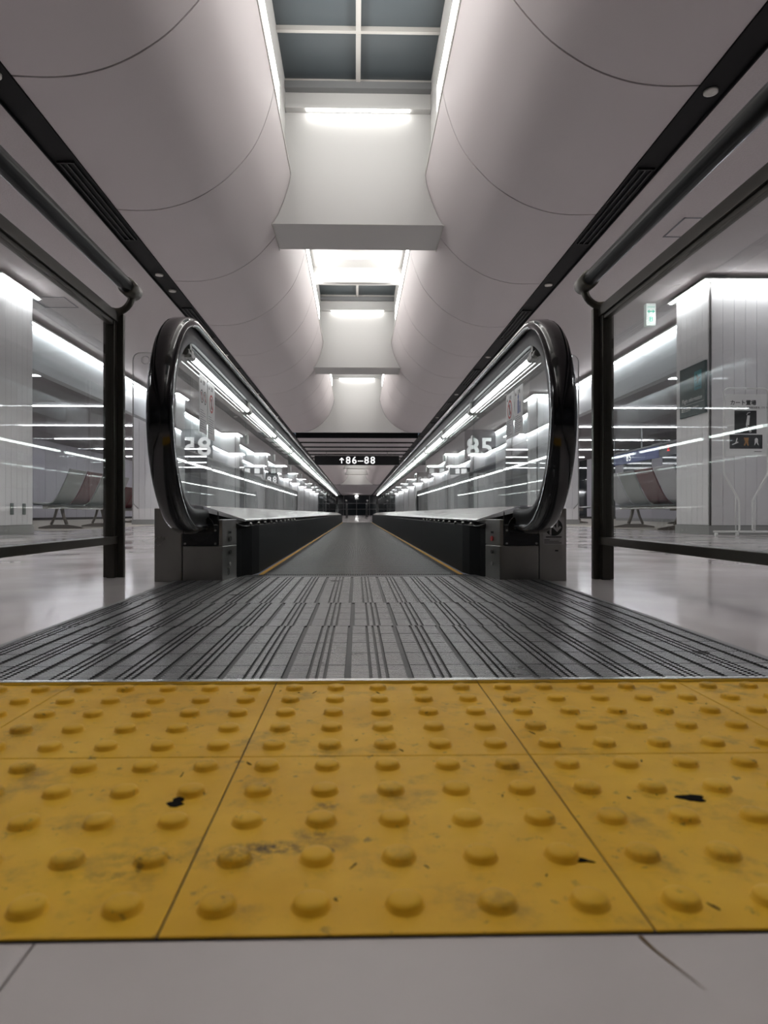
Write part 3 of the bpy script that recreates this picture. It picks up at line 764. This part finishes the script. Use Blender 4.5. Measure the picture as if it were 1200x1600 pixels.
# ------------------------------------------------------------------ seats
def seat_row(s, X, Y, cols, label, face=1, pitch=.72):
    """bench along Y; seats look away from the walkway when face=1"""
    r = thing('bench_seating', (s*X, Y, 0), label, 'bench'); f = s*face; L = pitch*len(cols)
    prof = [(-.36, .98), (-.30, .83), (-.235, .69), (-.17, .56), (-.09, .455), (.02, .415), (.16, .42), (.30, .445), (.345, .435)]
    sm = crom(prof, 3)
    for i, c in enumerate(cols):
        mb = MB(); ya, yb = Y+i*pitch+.03, Y+(i+1)*pitch-.03; rings = []
        for j, (u, z) in enumerate(sm):
            p0, p1 = sm[max(j-1, 0)], sm[min(j+1, len(sm)-1)]; t = Vector((p1[0]-p0[0], p1[1]-p0[1])).normalized(); nx_, nz_ = t.y*.022, -t.x*.022
            rings.append([(s*X+f*u, ya, z), (s*X+f*u, yb, z), (s*X+f*(u+nx_), yb, z+nz_), (s*X+f*(u+nx_), ya, z+nz_)])
        mb.sweep(rings, smooth=False)
        obj('seat', mb, c, r, bevel=.006)
    obj('beam', MB().box(s*X-.04, s*X+.04, Y-.02, Y+L+.02, .33, .385), 'seat_frame', r)
    obj('tray', MB().box(s*X-.20, s*X+.24, Y, Y+L, .388, .402), 'seat_dark', r)
    for q in (.55, L-.55):
        mb = MB(); yq = Y+q
        mb.tube([(s*X-.02*f, yq, .34), (s*X-.05*f, yq, .20), (s*X-.10*f, yq, .075)], [.032, .028, .030], 8); mb.tube([(s*X+.06*f, yq, .34), (s*X+.10*f, yq, .2), (s*X+.16*f, yq, .07)], [.026, .022, .024], 8)
        obj('leg', mb, 'seat_frame', r)
        mb = MB(); mb.prism([(-.36, .0), (.36, 0), (.36, .028), (.12, .07), (-.14, .07), (-.36, .028)], lambda u, v, t: (s*X+u, t, v), yq-.03, yq+.03); obj('foot', mb, 'seat_frame', r, bevel=.004)
g, wht, rd, dk_ = 'seat_grey', 'seat_white', 'seat_red', 'seat_dark'
seat_row(1, 4.98, 9.78, [wht, rd, g, wht], 'bench of white, red and grey seats behind the nearest column, right lounge')
seat_row(-1, 4.98, 10.95, [g, rd, g, g], 'bench of grey seats with one dark red, left lounge')
seat_row(1, 5.75, 17.3, [wht, rd, wht, g], 'bench of pale seats beyond the second column, right lounge')
seat_row(-1, 6.6, 18.4, [rd, rd, wht, g], 'bench with dark red seats beyond the second column, left lounge')
seat_row(1, 8.0, 14.2, [wht, dk_, wht, g], 'bench of white seats facing the walkway, right lounge', face=-1)
seat_row(-1, 8.3, 14.0, [wht, rd, wht, dk_], 'bench with white and red seats facing the walkway, left lounge', face=-1)

# ------------------------------------------------------------------ signs
def hung(name, x, y, z0, z1, wdt, dep, label, cat, m='sign_black'):
    t = thing(name, (x, y, z0), label, cat)
    obj('case', MB().box(x-wdt/2, x+wdt/2, y-dep/2, y+dep/2, z0, z1), m, t, bevel=.006)
    for q in (-.36, .36): obj('hanger', MB().tube([(x+wdt*q, y, z1-.01), (x+wdt*q, y, ZC)], .012, 8), 'frame_grey', t)
    return t
EX, EZ = Vector((1, 0, 0)), Vector((0, 0, 1))
def digits(parent, body, size, o, u, v, adv, bold=0.0, m='sign_text'):
    for i, ch in enumerate(body):
        mb = MB(); mb.text(ch, size, Vector(o) + u*adv*(i-(len(body)-1)/2), u, v, bold=bold); obj('digit', mb, m, parent, fixn=False)
# main hanging sign
t = hung('direction_sign', 0, 30.5, 2.43, 2.85, 3.80, .14, 'long black hanging sign reading 86-88 with an up arrow', 'sign')
mb = MB(); o = Vector((-.02, 30.5-.074, 2.632))
mb.poly(o-EX*.66, EX, EZ, [(-.022, -.12), (.022, -.12), (.022, .06), (.075, .0), (.105, .035), (0, .14), (-.105, .035), (-.075, 0), (-.022, .06)])
obj('arrow', mb, 'sign_text', t, fixn=False)
digits(t, '86\u201388', .45, o+EX*.18, EX, EZ, .275, bold=.006)
# gate number board on the third column
t = thing('gate_number_board', (4.13, 22.75, 1.62), 'dark board with big white gate number 85 beside the third column', 'sign')
mb = MB(); mb.prism([(3.62, 1.95), (3.75, 1.62), (4.66, 1.62), (4.66, ZC-.011), (3.62, ZC-.011)], lambda u, v, q: (u, q, v), 22.70, 22.78); obj('board', mb, 'board_grey', t)
digits(t, '85', .86, (4.12, 22.696, 2.45), EX, EZ, .47, bold=.02)
# blue gate counter fascia with number and red display
xg = 9.25
t = thing('gate_sign', (xg, 19.2, 1.98), 'blue gate sign band numbered 85 above the right lounge', 'sign')
U = Vector((0, -1, 0))
cells = [(20.6, 21.55), (21.56, 22.5), (22.51, 23.4), (23.41, 24.6)]
for a, b in cells: obj('blue_panel', MB().box(xg, xg+.12, a, b, 1.985, 2.34), 'gate_blue', t)
obj('display', MB().box(xg, xg+.12, 19.1, 20.59, 1.985, 2.34), 'sign_black', t)
digits(t, '85', .34, (xg-.004, 22.9, 2.15), U, EZ, .22, bold=.006)
mb = MB(); mb.text('2:', .26, (xg-.004, 19.95, 2.20), U, EZ, bold=.006); obj('red_digits', mb, 'led_red', t, fixn=False)
obj('header', MB().box(xg-.02, xg+.14, 19.1, 24.6, 2.345, 2.40), 'frame_grey', t)
for y in (19.4, 22, 24.3): obj('hanger', MB().box(xg+.04, xg+.08, y-.02, y+.02, 2.40, ZC-.01), 'frame_grey', t)
for a, b in ((20.2, 21.4), (21.6, 22.3), (22.6, 23.4)): pass
# counter with pale panels below
t = thing('gate_counter', (xg+.3, 21.8, 0), 'pale gate counter below the blue sign band', 'counter')
obj('body', MB().box(xg+.15, xg+.75, 19.3, 24.4, 0, 1.08), 'outer_wall', t); obj('top', MB().box(xg+.08, xg+.8, 19.25, 24.45, 1.08, 1.12), 'board_grey', t)
obj('kick_board', MB().box(xg+.13, xg+.15, 19.3, 24.4, 0, .1), 'base_grey', t)
# exit sign
ex, ey = 3.93, 9.05
t = thing('exit_sign', (ex, ey, 2.78), 'small green and white exit sign under the ceiling, right side', 'sign')
obj('case', MB().box(ex-.065, ex+.065, ey-.04, ey+.04, 2.775, ZC), 'exit_white', t, bevel=.003)
mb = MB(); o = Vector((ex, ey-.0415, 2.965))
mb.poly(o, EX, EZ, [(-.052, 0), (-.022, .028), (-.022, .009), (.022, .009), (.022, .028), (.052, 0), (.022, -.028), (.022, -.009), (-.022, -.009), (-.022, -.028)])
mb.quad(o, EX, EZ, -.05, .05, .055, .062); mb.quad(o, EX, EZ, -.022, .022, -.135, -.075)
obj('pictogram', mb, 'exit_green', t, fixn=False)
mb = MB(); mb.disc(o+EX*.004-EZ*.088-Vector((0, .0005, 0)), EX, EZ, .006, 10); mb.poly(o-Vector((0, .0005, 0))-EZ*.112, EX, EZ, [(-.012, -.018), (-.004, .0), (.002, .014), (.01, .010), (.006, -.004), (.016, -.018), (.010, -.020), (0, -.006)]); obj('running_figure', mb, 'exit_white', t, fixn=False)
# flight information board on the right column
xb = CX0-.001; ya, yb, za, zb_ = 8.045, 8.68, 1.475, 2.10
t = thing('flight_board', (xb, 8.36, za), 'dark teal flight information board on the right column', 'sign')
obj('board', MB().box(xb-.03, xb, ya, yb, za, zb_), 'sign_teal', t, bevel=.003)
o = Vector((xb-.032, 8.36, 0)); U = Vector((0, -1, 0))
mb = MB(); mb.text('Flight information', .072, o+Vector((0, 0, za+.20)), U, EZ, 0, width=.98, bold=.0006)
mb.quad(o, U, EZ, -.29, .29, za+.145, za+.148, 0)
mb.text('出発案内', .058, o+Vector((0, .27, za+.09)), U, EZ, 0, align='LEFT', bold=.001); mb.text('Departures', .030, o+Vector((0, -.03, za+.10)), U, EZ, 0, align='LEFT')
for k in range(3): mb.quad(o, U, EZ, -.30+.06*k*0, -.02, 0, 0, 0)
obj('lettering', mb, 'print_white', t, fixn=False)
mb = MB(); mb.quad(o-Vector((.0005, 0, 0)), U, EZ, .06, .24, za+.30, za+.53, 0); c = o-Vector((.001, 0, 0))+U*.15+EZ*(za+.43)
mb.poly(c, U, EZ, [(-.075, -.012), (-.02, .0), (-.05, .065), (-.03, .068), (.02, .01), (.06, .022), (.075, .012), (.06, .0), (.025, -.01), (-.01, -.06), (-.025, -.058), (-.015, -.012), (-.06, -.025)], 1)
mb.quad(c, U, EZ, -.06, .07, -.095, -.088, 1)
obj('airplane_icon', mb, ['print_teal', 'sign_teal'], t, fixn=False)
# cart stand sign
cx, cy = 4.37, 7.55
t = thing('cart_stand_sign', (cx, cy, 0), 'white tube stand with cart pool notice before the right column', 'sign')
hw, hn = .252, .075
def stand_side(q):
    p = [(cx+q*hw*0.0, cy, 1.665)]
    p = [(cx, cy, 1.665), (cx+q*(hw-.05), cy, 1.665), (cx+q*(hw-.015), cy, 1.65), (cx+q*hw, cy, 1.615), (cx+q*hw, cy, .735), (cx+q*(hw-.006), cy, .70), (cx+q*(hn+.006), cy, .41), (cx+q*hn, cy, .375), (cx+q*hn, cy, .075), (cx+q*(hn+.02), cy-.02, .055)]
    return p
for q in (-1, 1): obj('frame_tube', MB().tube(stand_side(q), .0105, 10), 'white_paint', t)
for q in (-1, 1): obj('inner_tube', MB().tube([(cx+q*(hn+.035), cy+.012, .44), (cx+q*(hn+.035), cy+.012, .06)], .007, 8), 'white_paint', t)
obj('base_bar', MB().tube([(cx-.37, cy, .05), (cx+.37, cy, .05)], .012, 10), 'white_paint', t)
for q in (-.34, -.10, .34): obj('caster', MB().tube([(cx+q-.012, cy, .02), (cx+q+.012, cy, .02)], .02, 12), 'white_paint', t)
obj('notice_panel', MB().box(cx-.238, cx+.238, cy-.004, cy+.004, .90, 1.60), 'white_paint', t)
o = Vector((cx, cy-.0052, 0)); mb = MB()
mb.text('カート置場', .060, o+Vector((-.185, 0, 1.50)), EX, EZ, 0, align='LEFT', bold=.0015)
mb.text('Cart Pool', .042, o+Vector((-.185, 0, 1.445)), EX, EZ, 0, align='LEFT')
mb.text('手推車放置処  카트 보관소', .026, o+Vector((.0, 0, 1.447)), EX, EZ, 0, align='LEFT')
mb.quad(o, EX, EZ, -.135, .118, 1.155, 1.415, 0); mb.quad(o, EX, EZ, -.19, .185, .985, 1.143, 0)
f = Vector((0, -.0006, 0))
mb.poly(o+f+EX*.02+EZ*1.27, EX, EZ, [(-.025, -.02), (.012, -.02), (.022, .09), (-.008, .09)], 1)
mb.tube([o+f+Vector((.005, 0, 1.365)), o+f+Vector((.02, 0, 1.39)), o+f+Vector((.045, 0, 1.395))], .004, 6, 1)
mb.tube([o+f+Vector((.0, 0, 1.255)), o+f+Vector((.004, 0, 1.225)), o+f+Vector((-.07, 0, 1.20)), o+f+Vector((-.075, 0, 1.185))], .004, 6, 1)
mb.tube([o+f+Vector((.005, 0, 1.245)), o+f+Vector((.04, 0, 1.215)), o+f+Vector((.045, 0, 1.185))], .004, 6, 1)
for q in (-.075, .045): mb.disc(o+f+Vector((q, 0, 1.183)), EX, EZ, .014, 14, 1, r2=.007)
mb.poly(o+f+EX*-.12+EZ*1.065, EX, EZ, [(-.04, -.04), (.03, -.012), (.03, -.004), (.012, .0), (.022, .04), (.012, .04), (-.005, -.014), (-.042, -.03)], 1)
mb.poly(o+f+EX*.0+EZ*1.065, EX, EZ, [(-.03, .045), (.03, .045), (.02, .0), (.03, -.045), (.012, -.045), (0, -.01), (-.012, -.045), (-.03, -.045), (-.012, 0)], 2)
mb.poly(o+f+EX*.115+EZ*1.065, EX, EZ, [(-.018, .03), (0, .045), (.018, .03), (.018, -.01), (.03, -.045), (.012, -.03), (0, -.005), (-.012, -.03), (-.025, -.045), (-.018, -.01)], 1)
mb.quad(o, EX, EZ, .09, .175, .95, .956, 0)
obj('print', mb, ['print_black', 'print_white', 'print_orange'], t, fixn=False)
# hanging boards with pictograms beside the second vault
for s, nmx in ((1, 'black hanging board with white pictograms over the right aisle'), (-1, 'black hanging board with white pictograms over the left aisle')):
    t = hung('pictogram_sign', s*4.15, 33.5, 2.18, 2.52, 1.5, .10, nmx, 'sign'); mb = MB(); o = Vector((s*4.15, 33.5-.053, 2.35))
    for q in (-.45, .05, .35): mb.quad(o+EX*q, EX, EZ, -.12, .12, -.12, .12)
    obj('pictogram', mb, 'sign_text', t, fixn=False)
# totem
t = thing('gate_totem', (4.2, 43.5, 0), 'tall black totem with white gate number 88', 'sign')
obj('body', MB().box(3.85, 4.6, 43.4, 43.6, 0, 2.9), 'sign_black', t, bevel=.01)
digits(t, '88', .55, (4.22, 43.395, 2.4), EX, EZ, .34, bold=.01)
# stanchions at the far landing
for s in (-1, 1):
    t = thing('belt_stanchion', (s*.62, 40, 0), 'black stanchion post beyond the walkway end, %s one' % SIDE[s], 'stanchion')
    obj('post', MB().tube([(s*.62, 40, .02), (s*.62, 40, .98)], .032, 10), 'black_plastic', t)
    obj('head', MB().tube([(s*.62, 40, .98), (s*.62, 40, 1.06)], .05, 10), 'clip_metal', t)
    obj('base', MB().tube([(s*.62, 40, 0), (s*.62, 40, .02)], .16, 16), 'black_plastic', t)
    obj('belt', MB().box(s*.62-.003, s*.62+.003, 40.04, 44.9, .86, .91), 'board_grey', t); obj('far_post', MB().tube([(s*.62, 44.92, 0), (s*.62, 44.92, .98)], .032, 8), 'black_plastic', t)
t = thing('dome_lamp', (0, 98, ZC-.45), 'single bright dome lamp at the far end of the ceiling', 'lamp')
mb = MB(); rings = [[(r*math.cos(2*PI*k/14), 98+r*math.sin(2*PI*k/14), z) for k in range(14)] for r, z in ((.05, ZC-.45), (.2, ZC-.40), (.25, ZC-.29), (.2, ZC-.19))]; mb.sweep(rings); obj('globe', mb, 'lamp_dome', t)
obj('stem', MB().tube([(0, 98, ZC-.19), (0, 98, ZC-.012)], .03, 8), 'frame_grey', t)
